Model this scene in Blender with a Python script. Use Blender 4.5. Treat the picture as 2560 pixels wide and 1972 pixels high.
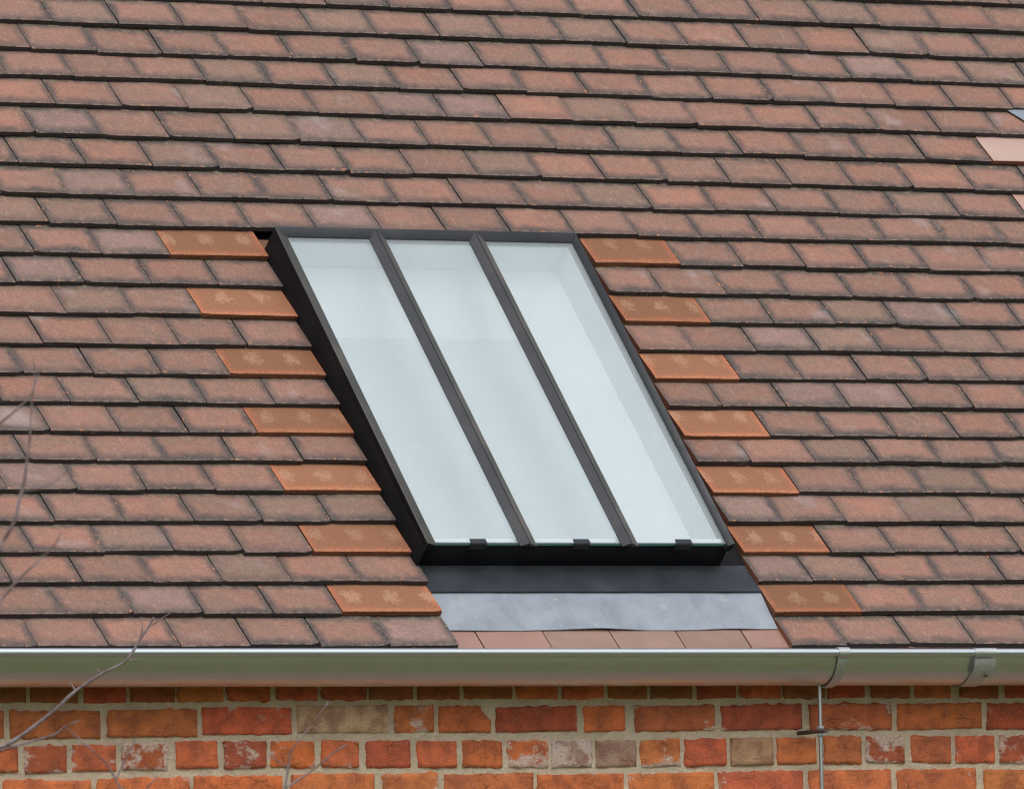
import bpy, bmesh, math, random
from mathutils import Vector, Matrix, noise

for o in list(bpy.data.objects):
    bpy.data.objects.remove(o)
scene = bpy.context.scene
COL = scene.collection
R_ = random.Random(7)

# ------------------------------------------------------------------ camera
CAM = Vector((-9.8016, -16.6315, 1.6591))
CR = Vector((0.871377, -0.490145, -0.021447))
CU = Vector((-0.0096, -0.06074, 0.998107))
CF = Vector((0.49052, 0.869522, 0.057632))
cd = bpy.data.cameras.new('camera')
cam = bpy.data.objects.new('camera', cd)
COL.objects.link(cam)
mw = Matrix.Identity(4)
for i in range(3):
    mw[i][0], mw[i][1], mw[i][2], mw[i][3] = CR[i], CU[i], -CF[i], CAM[i]
cam.matrix_world = mw
cd.sensor_width = 36.0
cd.lens = 317.89
cd.clip_start = 0.5
cd.clip_end = 2000
cd.dof.use_dof = True
cd.dof.focus_distance = 20.0
cd.dof.aperture_fstop = 14.0
scene.camera = cam

# ------------------------------------------------------------------ light
SUN_EL, SUN_AZ = math.radians(55), math.radians(192)
world = bpy.data.worlds.new('World')
scene.world = world
world.use_nodes = True
wn = world.node_tree
wn.nodes.clear()
sky = wn.nodes.new('ShaderNodeTexSky')
sky.sky_type = 'NISHITA'
sky.sun_disc = False
sky.sun_elevation = SUN_EL
sky.sun_rotation = SUN_AZ
sky.air_density = 1.0
sky.dust_density = 4.0
hs = wn.nodes.new('ShaderNodeHueSaturation')
hs.inputs['Saturation'].default_value = 0.28      # thin overcast
bg = wn.nodes.new('ShaderNodeBackground')
bg.inputs['Strength'].default_value = 0.14
wo = wn.nodes.new('ShaderNodeOutputWorld')
wn.links.new(sky.outputs[0], hs.inputs['Color'])
wn.links.new(hs.outputs[0], bg.inputs[0])
wn.links.new(bg.outputs[0], wo.inputs[0])
sd = bpy.data.lights.new('sun', 'SUN')
sd.energy = 0.7
sd.angle = math.radians(60)
sd.color = (1.0, 0.97, 0.92)
sun = bpy.data.objects.new('sun', sd)
COL.objects.link(sun)
sv = Vector((math.sin(SUN_AZ) * math.cos(SUN_EL), math.cos(SUN_AZ) * math.cos(SUN_EL), math.sin(SUN_EL)))
sun.rotation_euler = (-sv).to_track_quat('-Z', 'Y').to_euler()
sun.location = (6, -8, 12)
vs = scene.view_settings
vs.view_transform = 'Standard'
vs.look = 'None'
vs.exposure = 0.32
vs.gamma = 1.0
vs.use_curve_mapping = False
scene.render.engine = 'CYCLES'
scene.cycles.filter_width = 1.1
scene.cycles.max_bounces = 8
scene.cycles.diffuse_bounces = 4
scene.cycles.glossy_bounces = 3
scene.cycles.transparent_max_bounces = 8

# ------------------------------------------------------------------ frame of the roof
PITCH = 0.828707
ZO = 2.0
SD = Vector((0, math.cos(PITCH), math.sin(PITCH)))
ND = Vector((0, -math.sin(PITCH), math.cos(PITCH)))
def RP(x, s, h=0.0):
    """roof point: x along the eaves, s up the slope, h out of the roof"""
    v = SD * s + ND * h
    return Vector((x, v.y, v.z + ZO))

# ------------------------------------------------------------------ helpers
class Nodes:
    def __init__(self, name):
        self.m = bpy.data.materials.new(name)
        self.m.use_nodes = True
        self.t = self.m.node_tree
        self.t.nodes.clear()
        self.out = self.t.nodes.new('ShaderNodeOutputMaterial')
    def put(self, sock, val):
        if isinstance(val, bpy.types.NodeSocket):
            self.t.links.new(val, sock)
        elif isinstance(val, (tuple, list)):
            if sock.type == 'RGBA' and len(val) == 3:
                val = (*val, 1.0)
            sock.default_value = val
        else:
            sock.default_value = val
    def n(self, typ, **kw):
        nd = self.t.nodes.new('ShaderNode' + typ)
        for k, v in kw.items():
            setattr(nd, k, v)
        return nd
    def uv(self, name):
        return self.n('UVMap', uv_map=name).outputs[0]
    def geo(self, what='Position'):
        return self.n('NewGeometry').outputs[what]
    def attr(self, name):
        return self.n('Attribute', attribute_name=name)
    def sep(self, vec):
        nd = self.n('SeparateXYZ'); self.put(nd.inputs[0], vec)
        return nd.outputs
    def comb(self, x, y, z):
        nd = self.n('CombineXYZ')
        for i, v in enumerate((x, y, z)): self.put(nd.inputs[i], v)
        return nd.outputs[0]
    def vmul(self, vec, s):
        nd = self.n('VectorMath', operation='MULTIPLY')
        self.put(nd.inputs[0], vec); nd.inputs[1].default_value = s
        return nd.outputs[0]
    def ma(self, op, a, b=0.0, c=0.0, clamp=False):
        nd = self.n('Math', operation=op, use_clamp=clamp)
        for i, v in enumerate((a, b, c)): self.put(nd.inputs[i], v)
        return nd.outputs[0]
    def mix(self, f, a, b, blend='MIX'):
        nd = self.n('MixRGB', blend_type=blend)
        self.put(nd.inputs[0], f); self.put(nd.inputs[1], a); self.put(nd.inputs[2], b)
        return nd.outputs[0]
    def noise(self, vec, scale, detail=3.0, rough=0.55, dist=0.0, out=0):
        nd = self.n('TexNoise')
        self.put(nd.inputs['Vector'], vec)
        nd.inputs['Scale'].default_value = scale
        nd.inputs['Detail'].default_value = detail
        nd.inputs['Roughness'].default_value = rough
        nd.inputs['Distortion'].default_value = dist
        return nd.outputs[out]
    def voro(self, vec, scale, feature='F1'):
        nd = self.n('TexVoronoi', feature=feature)
        self.put(nd.inputs['Vector'], vec); nd.inputs['Scale'].default_value = scale
        return nd.outputs
    def mr(self, x, a, b, c=0.0, d=1.0, smooth=True):
        nd = self.n('MapRange', interpolation_type='SMOOTHSTEP' if smooth else 'LINEAR')
        for i, v in enumerate((x, a, b, c, d)): self.put(nd.inputs[i], v)
        return nd.outputs[0]
    def bump(self, hgt, strength=0.3, dist=0.002, normal=None):
        nd = self.n('Bump')
        nd.inputs['Strength'].default_value = strength
        nd.inputs['Distance'].default_value = dist
        self.put(nd.inputs['Height'], hgt)
        if normal is not None: self.put(nd.inputs['Normal'], normal)
        return nd.outputs[0]
    def princ(self, col, rough=0.6, metal=0.0, normal=None, spec=0.5, **kw):
        nd = self.n('BsdfPrincipled')
        self.put(nd.inputs['Base Color'], col)
        self.put(nd.inputs['Roughness'], rough)
        self.put(nd.inputs['Metallic'], metal)
        self.put(nd.inputs['Specular IOR Level'], spec)
        if normal is not None: self.put(nd.inputs['Normal'], normal)
        self.t.links.new(nd.outputs[0], self.out.inputs[0])
        return nd
    def surf(self, s):
        self.t.links.new(s, self.out.inputs[0])

def empty(name, loc, label, cat, group=None, kind=None):
    o = bpy.data.objects.new(name, None)
    o.empty_display_size = 0.1
    o.location = loc
    COL.objects.link(o)
    tag(o, label, cat, group, kind)
    return o
def tag(o, label=None, cat=None, group=None, kind=None):
    if label: o['label'] = label
    if cat: o['category'] = cat
    if group: o['group'] = group
    if kind: o['kind'] = kind
    return o
WLOC = {}
def wloc(o):
    if o.name in WLOC: return WLOC[o.name]
    return Vector(o.location)
class MB:
    """collects vertices, faces, material slots and two uv layers"""
    def __init__(self):
        self.v, self.f, self.mi, self.uv, self.uv2, self.col = [], [], [], [], [], []
    def add(self, verts, faces, mi=0, uv=None, uv2=None, col=None):
        b = len(self.v)
        self.v += [Vector(p) for p in verts]
        for i, f in enumerate(faces):
            self.f.append([b + k for k in f])
            self.mi.append(mi[i] if isinstance(mi, (list, tuple)) else mi)
            if uv is not None:
                self.uv += [uv[k] for k in f]
                self.uv2 += [uv2[k] for k in f]
                self.col += [col] * len(f)
    def loft(self, rings, mi=0, caps=True):
        n = len(rings[0]); b = len(self.v)
        for r in rings: self.v += [Vector(p) for p in r]
        for i in range(len(rings) - 1):
            for j in range(n):
                k = (j + 1) % n
                self.f.append([b + i*n + j, b + i*n + k, b + (i+1)*n + k, b + (i+1)*n + j]); self.mi.append(mi[j] if isinstance(mi, list) else mi)
        if isinstance(mi, list): mi = mi[0]
        if caps:
            self.f.append([b + j for j in range(n)][::-1]); self.mi.append(mi)
            e = b + (len(rings) - 1) * n
            self.f.append([e + j for j in range(n)]); self.mi.append(mi)
    def box(self, p, fn=None, mi=0):
        x0, x1, y0, y1, z0, z1 = p
        fn = fn or (lambda a, b, c: Vector((a, b, c)))
        self.loft([[fn(x, y0, z0), fn(x, y1, z0), fn(x, y1, z1), fn(x, y0, z1)] for x in (x0, x1)], mi)
    def tube(self, pts, rad, n=8, mi=0, caps=True):
        rings = []
        pts = [Vector(p) for p in pts]
        up = Vector((0.31, 0.21, 0.93))
        for i, p in enumerate(pts):
            d = (pts[min(i+1, len(pts)-1)] - pts[max(i-1, 0)]).normalized()
            a = d.cross(up)
            if a.length < 1e-4: a = d.cross(Vector((1, 0, 0)))
            a.normalize(); c = d.cross(a)
            r = rad[i] if isinstance(rad, (list, tuple)) else rad
            rings.append([p + (a*math.cos(t) + c*math.sin(t))*r for t in [2*math.pi*k/n for k in range(n)]])
        self.loft(rings, mi, caps)
    def build(self, name, mats, parent=None, smooth=False, bevel=0.0, seg=2, autos=None):
        lo = Vector([min(p[i] for p in self.v) for i in range(3)])
        hi = Vector([max(p[i] for p in self.v) for i in range(3)])
        org = (lo + hi) / 2
        me = bpy.data.meshes.new(name)
        me.from_pydata([tuple(p - org) for p in self.v], [], self.f)
        if not isinstance(mats, (list, tuple)): mats = [mats]
        for m in mats: me.materials.append(m)
        me.polygons.foreach_set('material_index', self.mi)
        if self.uv:
            l1 = me.uv_layers.new(name='loc'); l2 = me.uv_layers.new(name='nz')
            l1.data.foreach_set('uv', [c for p in self.uv for c in p])
            l2.data.foreach_set('uv', [c for p in self.uv2 for c in p])
            ca = me.color_attributes.new('tint', 'FLOAT_COLOR', 'CORNER')
            ca.data.foreach_set('color', [c for p in self.col for c in p])
        bm = bmesh.new(); bm.from_mesh(me)
        bmesh.ops.recalc_face_normals(bm, faces=bm.faces)
        if bevel:
            ed = [e for e in bm.edges if len(e.link_faces) == 2 and e.calc_face_angle(0) > 0.4]
            bmesh.ops.bevel(bm, geom=ed, offset=bevel, segments=seg, profile=0.6, affect='EDGES', clamp_overlap=True)
        for f in bm.faces: f.smooth = smooth or bool(bevel)
        if autos:
            for e in bm.edges:
                if len(e.link_faces) == 2 and e.calc_face_angle(0) > autos: e.smooth = False
        bm.to_mesh(me); bm.free()
        o = bpy.data.objects.new(name, me)
        COL.objects.link(o)
        o.location = org
        if parent is not None:
            o.parent = parent
            o.matrix_parent_inverse = Matrix.Translation(-wloc(parent))
        WLOC[o.name] = org
        return o

# ------------------------------------------------------------------ materials
def mat_tile():
    m = Nodes('weathered_clay_tile')
    loc = m.uv('loc'); nz = m.uv('nz')
    u, v, _ = m.sep(loc)
    at = m.attr('tint')
    tint, alpha = at.outputs['Color'], at.outputs['Alpha']
    n1 = m.noise(nz, 55, 4, 0.62)
    n2 = m.noise(nz, 14, 3, 0.5)
    n3 = m.noise(nz, 330, 3, 0.7)
    n4 = m.noise(m.vmul(nz, (1, 0.22, 1)), 120, 3, 0.6)
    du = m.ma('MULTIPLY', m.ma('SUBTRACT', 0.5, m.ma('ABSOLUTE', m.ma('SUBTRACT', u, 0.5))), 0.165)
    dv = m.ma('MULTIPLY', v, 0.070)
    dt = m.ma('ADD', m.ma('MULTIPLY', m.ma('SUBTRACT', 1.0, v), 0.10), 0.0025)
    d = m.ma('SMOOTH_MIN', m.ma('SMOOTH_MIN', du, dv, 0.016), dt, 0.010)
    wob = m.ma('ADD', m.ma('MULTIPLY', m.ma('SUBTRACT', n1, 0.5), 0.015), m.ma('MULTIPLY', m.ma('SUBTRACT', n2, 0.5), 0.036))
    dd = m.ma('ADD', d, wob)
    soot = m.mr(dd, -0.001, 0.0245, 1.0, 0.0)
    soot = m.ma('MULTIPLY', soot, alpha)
    # clay body: mottled, sanded
    base = m.mix(m.mr(n2, 0.35, 0.7), tint, m.mix(0.6, tint, (0.19, 0.135, 0.108)))
    base = m.mix(m.ma('MULTIPLY', m.mr(n1, 0.45, 0.7), 0.5), base, m.mix(0.35, tint, (0.5, 0.33, 0.26)))
    base = m.mix(m.ma('MULTIPLY', m.mr(n3, 0.42, 0.62), 0.45), base, (0.165, 0.115, 0.095))
    base = m.mix(m.ma('MULTIPLY', m.mr(n4, 0.56, 0.72), 0.28), base, (0.44, 0.33, 0.28))
    n5 = m.noise(nz, 175, 4, 0.78)
    base = m.mix(m.ma('MULTIPLY', m.mr(n5, 0.50, 0.66), 0.55), base, m.mix(0.7, tint, (0.09, 0.07, 0.06)))
    base = m.mix(m.ma('MULTIPLY', m.mr(n5, 0.46, 0.32), 0.55), base, m.mix(0.5, tint, (0.60, 0.42, 0.34)))
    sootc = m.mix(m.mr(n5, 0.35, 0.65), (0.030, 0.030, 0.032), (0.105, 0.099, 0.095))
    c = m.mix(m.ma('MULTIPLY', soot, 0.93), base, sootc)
    blo = m.ma('MULTIPLY', m.mr(m.noise(nz, 6.5, 3, 0.55), 0.60, 0.76), m.mr(v, 0.0, 0.35))
    c = m.mix(m.ma('MULTIPLY', blo, 0.42), c, (0.40, 0.35, 0.355))
    # lichen dust gathered below the next course
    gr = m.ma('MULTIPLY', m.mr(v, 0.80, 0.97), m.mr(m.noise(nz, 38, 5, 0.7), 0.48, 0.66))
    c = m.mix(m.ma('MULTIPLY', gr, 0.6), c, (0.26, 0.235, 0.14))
    # pale specks, dark pits, raw-clay chips
    sp = m.mr(m.noise(nz, 420, 1, 0.4), 0.70, 0.76)
    c = m.mix(m.ma('MULTIPLY', sp, 0.6), c, (0.55, 0.47, 0.41))
    pit = m.mr(m.noise(nz, 170, 2, 0.5), 0.335, 0.27)
    c = m.mix(m.ma('MULTIPLY', pit, 0.75), c, (0.05, 0.047, 0.045))
    chip = m.ma('MULTIPLY', m.mr(m.noise(nz, 75, 2, 0.6), 0.63, 0.66), m.mr(d, 0.008, 0.003))
    c = m.mix(m.ma('MULTIPLY', chip, 0.85), c, (0.46, 0.19, 0.10))
    arr = m.ma('MULTIPLY', m.mr(dv, 0.0026, 0.001), m.mr(n1, 0.40, 0.62))
    c = m.mix(m.ma('MULTIPLY', arr, 0.5), c, (0.36, 0.27, 0.23))
    h = m.ma('ADD', m.ma('MULTIPLY', n3, 0.6), m.ma('MULTIPLY', n1, 1.3))
    m.princ(c, 0.83, 0.0, m.bump(m.ma('ADD', h, n5), 0.65, 0.0022), spec=0.3)
    return m.m
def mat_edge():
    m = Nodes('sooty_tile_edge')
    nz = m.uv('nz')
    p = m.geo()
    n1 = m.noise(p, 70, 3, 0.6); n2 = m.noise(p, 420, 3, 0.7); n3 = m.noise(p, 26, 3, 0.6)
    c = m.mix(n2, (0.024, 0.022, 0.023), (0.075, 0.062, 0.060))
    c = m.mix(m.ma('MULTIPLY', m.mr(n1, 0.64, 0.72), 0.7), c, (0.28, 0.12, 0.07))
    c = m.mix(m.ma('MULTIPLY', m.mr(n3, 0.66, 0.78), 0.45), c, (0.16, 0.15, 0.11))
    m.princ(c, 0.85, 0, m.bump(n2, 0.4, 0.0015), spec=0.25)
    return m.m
def mat_side():
    m = Nodes('cut_clay_edge')
    p = m.geo()
    n1 = m.noise(p, 60, 4, 0.6); n2 = m.noise(p, 350, 3, 0.7)
    c = m.mix(n1, (0.30, 0.10, 0.055), (0.13, 0.062, 0.045))
    c = m.mix(m.ma('MULTIPLY', m.mr(n2, 0.5, 0.7), 0.4), c, (0.06, 0.04, 0.035))
    m.princ(c, 0.85, 0, m.bump(n2, 0.4, 0.0015), spec=0.25)
    return m.m
def mat_orange():
    m = Nodes('raw_orange_clay_tile')
    loc = m.uv('loc'); nz = m.uv('nz')
    u, v, _ = m.sep(loc)
    n1 = m.noise(nz, 40, 4, 0.6); n2 = m.noise(nz, 210, 4, 0.8); n3 = m.noise(nz, 90, 6, 0.75)
    du = m.ma('MULTIPLY', m.ma('SUBTRACT', 0.5, m.ma('ABSOLUTE', m.ma('SUBTRACT', u, 0.5))), 0.245)
    dv = m.ma('MULTIPLY', v, 0.095)
    d = m.ma('ADD', m.ma('SMOOTH_MIN', du, dv, 0.012), m.ma('MULTIPLY', m.ma('SUBTRACT', n1, 0.5), 0.034))
    film = m.ma('MULTIPLY', m.mr(d, 0.002, 0.022), 0.74)
    c = m.mix(m.mr(n2, 0.35, 0.65), (0.48, 0.182, 0.100), (0.33, 0.118, 0.062))
    c = m.mix(film, c, m.mix(n1, (0.215, 0.114, 0.066), (0.29, 0.152, 0.09)))
    # pale fired-ash blooms in a row
    at = m.attr('tint')
    ph, am = m.sep(at.outputs['Color'])[0], at.outputs['Alpha']
    cu = m.ma('COSINE', m.ma('MULTIPLY', m.ma('ADD', m.ma('ADD', u, m.ma('MULTIPLY', n1, 0.25)), ph), 6.2832 * 2.6))
    cv = m.mr(m.ma('ABSOLUTE', m.ma('SUBTRACT', v, m.sep(at.outputs['Color'])[1])), 0.0, 0.55, 1.0, 0.0)
    bl = m.ma('ADD', m.ma('MULTIPLY', m.ma('MULTIPLY', m.mr(cu, -0.8, 1.1), cv), 0.30), m.ma('ADD', m.ma('MULTIPLY', n3, 0.75), m.ma('MULTIPLY', m.noise(nz, 230, 4, 0.75), 0.42)))
    bl = m.ma('MULTIPLY', m.mr(bl, 0.735, 0.87), am)
    c = m.mix(m.ma('MULTIPLY', bl, 0.6), c, (0.52, 0.315, 0.21))
    ed = m.ma('MULTIPLY', m.mr(dv, 0.012, 0.004), m.mr(n3, 0.42, 0.56))
    c = m.mix(m.ma('MULTIPLY', ed, 0.4), c, (0.56, 0.28, 0.16))
    c = m.mix(m.ma('MULTIPLY', m.mr(n2, 0.5, 0.66), 0.5), c, (0.15, 0.08, 0.042))
    c = m.mix(1.0, c, m.comb(*[m.ma('ADD', 0.72, m.ma('MULTIPLY', m.sep(at.outputs['Color'])[2], 0.34))]*3), 'MULTIPLY')
    gr = m.mr(v, 0.90, 1.0)
    c = m.mix(m.ma('MULTIPLY', gr, 0.25), c, (0.2, 0.14, 0.09))
    m.princ(c, 0.88, 0, m.bump(m.ma('ADD', n2, n1), 0.32, 0.0014), spec=0.22)
    return m.m
def mat_orange_edge():
    m = Nodes('raw_orange_clay_edge')
    p = m.geo()
    n1 = m.noise(p, 60, 4, 0.6); n2 = m.noise(p, 300, 3, 0.7)
    c = m.mix(n1, (0.25, 0.10, 0.05), (0.10, 0.05, 0.032))
    c = m.mix(m.ma('MULTIPLY', m.mr(n2, 0.45, 0.65), 0.4), c, (0.05, 0.03, 0.025))
    m.princ(c, 0.88, 0, m.bump(n2, 0.4, 0.0015), spec=0.2)
    return m.m
def mat_smooth_tile():
    m = Nodes('smooth_new_clay_tile')
    nz = m.uv('nz'); at = m.attr('tint')
    n1 = m.noise(nz, 9, 3, 0.5); n2 = m.noise(nz, 260, 2, 0.6)
    t = at.outputs['Color']
    c = m.mix(m.mr(n1, 0.3, 0.7), t, m.mix(0.35, t, (0.40, 0.24, 0.2)))
    c = m.mix(m.ma('MULTIPLY', m.mr(n2, 0.66, 0.74), 0.5), c, (0.45, 0.36, 0.32))
    c = m.mix(m.ma('MULTIPLY', m.mr(n2, 0.36, 0.28), 0.3), c, (0.14, 0.09, 0.075))
    m.princ(c, 0.55, 0, m.bump(m.ma('ADD', n1, m.ma('MULTIPLY', n2, 0.4)), 0.2, 0.002), spec=0.4)
    return m.m
def mat_brick():
    m = Nodes('old_red_brick')
    nz = m.uv('nz'); loc = m.uv('loc'); at = m.attr('tint')
    u, v, _ = m.sep(loc)
    t, wh = at.outputs['Color'], at.outputs['Alpha']
    n1 = m.noise(nz, 22, 4, 0.6); n2 = m.noise(nz, 240, 4, 0.72); n3 = m.noise(nz, 48, 5, 0.7, 0.6); n4 = m.noise(nz, 11, 3, 0.5)
    c = m.mix(m.mr(n1, 0.35, 0.68), t, m.mix(0.6, t, (0.19, 0.048, 0.034)))
    c = m.mix(m.ma('MULTIPLY', m.mr(n4, 0.5, 0.75), 0.55), c, m.mix(0.5, t, (0.52, 0.17, 0.06)))
    c = m.mix(m.ma('MULTIPLY', m.mr(n2, 0.45, 0.7), 0.35), c, (0.16, 0.05, 0.03))
    c = m.mix(m.ma('MULTIPLY', m.mr(n2, 0.42, 0.28), 0.6), c, (0.62, 0.30, 0.17))
    # old limewash and mortar smears
    e = m.ma('MINIMUM', m.ma('SUBTRACT', 0.5, m.ma('ABSOLUTE', m.ma('SUBTRACT', u, 0.5))), m.ma('SUBTRACT', 0.5, m.ma('ABSOLUTE', m.ma('SUBTRACT', v, 0.5))))
    big = m.noise(m.vmul(nz, (1, 1.25, 1)), 13, 9, 0.70)
    ln = m.ma('ADD', m.ma('ADD', m.ma('MULTIPLY', big, 0.95), m.ma('MULTIPLY', n2, 0.10)), m.mr(e, 0.0, 0.16, 0.06, 0.0))
    thr = m.ma('SUBTRACT', 0.725, m.ma('MULTIPLY', wh, 0.27))
    lime = m.mr(m.ma('SUBTRACT', ln, thr), 0.0, 0.075)
    c = m.mix(m.ma('MULTIPLY', lime, 0.85), c, m.mix(m.mr(n2, 0.35, 0.65), (0.78, 0.69, 0.60), (0.54, 0.36, 0.31)))
    spk = m.ma('MULTIPLY', m.mr(m.noise(nz, 300, 2, 0.6), 0.62, 0.68), m.mr(n1, 0.4, 0.6))
    c = m.mix(m.ma('MULTIPLY', spk, 0.55), c, (0.62, 0.50, 0.42))
    pit = m.mr(m.noise(nz, 190, 3, 0.6), 0.36, 0.28)
    c = m.mix(m.ma('MULTIPLY', pit, 0.6), c, (0.09, 0.035, 0.025))
    crack = m.ma('MULTIPLY', m.mr(m.voro(m.vmul(nz, (1, 1.6, 1)), 26, 'DISTANCE_TO_EDGE')[0], 0.0, 0.02, 1.0, 0.0), m.mr(n4, 0.52, 0.62))
    c = m.mix(m.ma('MULTIPLY', crack, 0.28), c, (0.06, 0.03, 0.02))
    h = m.ma('ADD', m.ma('MULTIPLY', n2, 0.5), m.ma('SUBTRACT', m.ma('MULTIPLY', n3, 1.6), m.ma('MULTIPLY', crack, 0.6)))
    m.princ(c, 0.9, 0, m.bump(m.ma('SUBTRACT', h, pit), 0.9, 0.004), spec=0.2)
    return m.m
def mat_mortar():
    m = Nodes('lime_mortar')
    p = m.geo()
    n1 = m.noise(p, 18, 4, 0.6); n2 = m.noise(p, 260, 4, 0.8); n3 = m.noise(p, 90, 4, 0.7)
    c = m.mix(m.mr(n1, 0.3, 0.7), (0.80, 0.67, 0.50), (0.68, 0.56, 0.41))
    c = m.mix(m.ma('MULTIPLY', m.mr(n2, 0.45, 0.7), 0.45), c, (0.30, 0.25, 0.175))
    c = m.mix(m.ma('MULTIPLY', m.mr(n2, 0.40, 0.28), 0.5), c, (0.68, 0.62, 0.50))
    m.princ(c, 0.95, 0, m.bump(m.ma('ADD', n2, m.ma('MULTIPLY', n3, 2.0)), 1.0, 0.004), spec=0.15)
    return m.m
def mat_metal_paint(name, c0, c1, rough, scale=40, dust=(0.2, 0.18, 0.15), damt=0.2, spec=0.5):
    m = Nodes(name)
    p = m.geo()
    n1 = m.noise(p, scale, 4, 0.6); n2 = m.noise(p, 260, 3, 0.7); n3 = m.noise(p, 9, 3, 0.5)
    c = m.mix(n1, c0, c1)
    c = m.mix(m.ma('MULTIPLY', m.mr(m.ma('ADD', m.ma('MULTIPLY', n2, 0.5), m.ma('MULTIPLY', n3, 0.6)), 0.5, 0.72), damt), c, dust)
    r = m.mr(n1, 0.3, 0.7, rough - 0.07, rough + 0.1)
    m.princ(c, r, 0, m.bump(n1, 0.08, 0.002), spec=spec)
    return m.m
def mat_lead():
    m = Nodes('lead_sheet')
    p = m.geo()
    n1 = m.noise(p, 9, 4, 0.6, 0.8); n2 = m.noise(p, 34, 4, 0.6, 1.0); n3 = m.noise(p, 210, 3, 0.7)
    st = m.noise(m.vmul(p, (22, 5, 5)), 1.0, 4, 0.6, 0.5)
    c = m.mix(m.mr(n1, 0.3, 0.7), (0.215, 0.25, 0.295), (0.295, 0.335, 0.38))
    c = m.mix(m.ma('MULTIPLY', m.mr(st, 0.50, 0.68), 0.22), c, (0.145, 0.165, 0.195))
    c = m.mix(m.ma('MULTIPLY', m.mr(n2, 0.60, 0.74), 0.3), c, (0.46, 0.50, 0.53))
    c = m.mix(m.ma('MULTIPLY', m.mr(n3, 0.66, 0.74), 0.5), c, (0.5, 0.53, 0.55))
    m.princ(c, m.mr(n2, 0.3, 0.7, 0.5, 0.66), 0.2, m.bump(m.ma('ADD', n1, m.ma('MULTIPLY', n2, 0.35)), 0.35, 0.004), spec=0.5)
    return m.m
def mat_galv(name='galvanised_steel', rough=0.22, col=(0.60, 0.63, 0.63), sp=0.0):
    m = Nodes(name)
    p = m.geo()
    n1 = m.noise(m.vmul(p, (3, 30, 30)), 1.0, 3, 0.6); n2 = m.noise(p, 90, 3, 0.6)
    vo = m.voro(p, 160)
    c = m.mix(n1, col, tuple(k * 0.84 for k in col))
    c = m.mix(m.ma('MULTIPLY', m.mr(vo[0], 0.2, 0.7), sp), c, tuple(k * 0.6 for k in col))
    c = m.mix(m.ma('MULTIPLY', m.mr(n2, 0.64, 0.74), 0.18), c, (0.3, 0.3, 0.27))
    m.princ(c, m.mr(n1, 0.3, 0.7, rough - 0.03, rough + 0.06), 1.0, m.bump(n1, 0.03, 0.0015))
    return m.m
def mat_glass():
    m = Nodes('pane_glass')
    g = m.n('NewGeometry')
    dt = m.n('VectorMath', operation='DOT_PRODUCT')
    m.put(dt.inputs[0], g.outputs['Normal']); m.put(dt.inputs[1], g.outputs['Incoming'])
    c = m.ma('ABSOLUTE', dt.outputs['Value'])
    fr = m.ma('ADD', 0.105, m.ma('MULTIPLY', m.ma('POWER', m.ma('SUBTRACT', 1.0, c), 5.0), 0.89))
    tr = m.n('BsdfTransparent'); tr.inputs[0].default_value = (0.962, 0.978, 0.985, 1)
    gl = m.n('BsdfGlossy'); gl.inputs['Roughness'].default_value = 0.012
    mx = m.n('MixShader')
    m.put(mx.inputs[0], fr)
    m.put(mx.inputs[1], tr.outputs[0]); m.put(mx.inputs[2], gl.outputs[0])
    # milky haze film, added to flatten light and shade seen in the panes
    df = m.n('BsdfDiffuse'); df.inputs[0].default_value = (0.70, 0.78, 0.81, 1)
    n = m.noise(g.outputs['Position'], 7, 4, 0.6)
    mx2 = m.n('MixShader')
    m.put(mx2.inputs[0], m.mr(n, 0.3, 0.8, 0.20, 0.235))
    m.put(mx2.inputs[1], mx.outputs[0]); m.put(mx2.inputs[2], df.outputs[0])
    m.surf(mx2.outputs[0])
    return m.m
def mat_plain(name, c, rough=0.7, var=0.06, scale=12, bump=0.1, spec=0.4, metal=0.0):
    m = Nodes(name)
    p = m.geo()
    n1 = m.noise(p, scale, 4, 0.6); n2 = m.noise(p, scale * 14, 3, 0.6)
    k = m.mix(n1, tuple(x * (1 - var) for x in c), tuple(min(1, x * (1 + var)) for x in c))
    m.princ(k, rough, metal, m.bump(n2, bump, 0.002), spec=spec)
    return m.m
def mat_wood():
    m = Nodes('sawn_softwood')
    p = m.geo()
    n = m.noise(m.vmul(p, (6, 90, 90)), 1.0, 4, 0.6, 0.8)
    c = m.mix(n, (0.22, 0.12, 0.065), (0.11, 0.06, 0.04))
    m.princ(c, 0.85, 0, m.bump(n, 0.3, 0.002), spec=0.2)
    return m.m
def mat_bark():
    m = Nodes('twig_bark')
    p = m.geo()
    n = m.noise(p, 30, 4, 0.6); n2 = m.noise(p, 220, 3, 0.6)
    c = m.mix(m.mr(n, 0.35, 0.65), (0.26, 0.22, 0.235), (0.13, 0.085, 0.08))
    c = m.mix(m.ma('MULTIPLY', m.mr(n2, 0.55, 0.7), 0.4), c, (0.33, 0.29, 0.29))
    m.princ(c, 0.75, 0, m.bump(n2, 0.4, 0.002), spec=0.3)
    return m.m
def mat_lawn():
    m = Nodes('lawn')
    p = m.geo()
    n1 = m.noise(p, 0.35, 4, 0.6); n2 = m.noise(p, 6, 4, 0.7); n3 = m.noise(p, 60, 3, 0.7)
    c = m.mix(m.mr(n1, 0.35, 0.65), (0.135, 0.165, 0.055), (0.20, 0.20, 0.085))
    c = m.mix(m.mr(n2, 0.4, 0.7), c, (0.095, 0.13, 0.045))
    c = m.mix(m.ma('MULTIPLY', n3, 0.4), c, (0.03, 0.05, 0.015))
    m.princ(c, 0.9, 0, m.bump(n3, 0.8, 0.03), spec=0.2)
    return m.m

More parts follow.
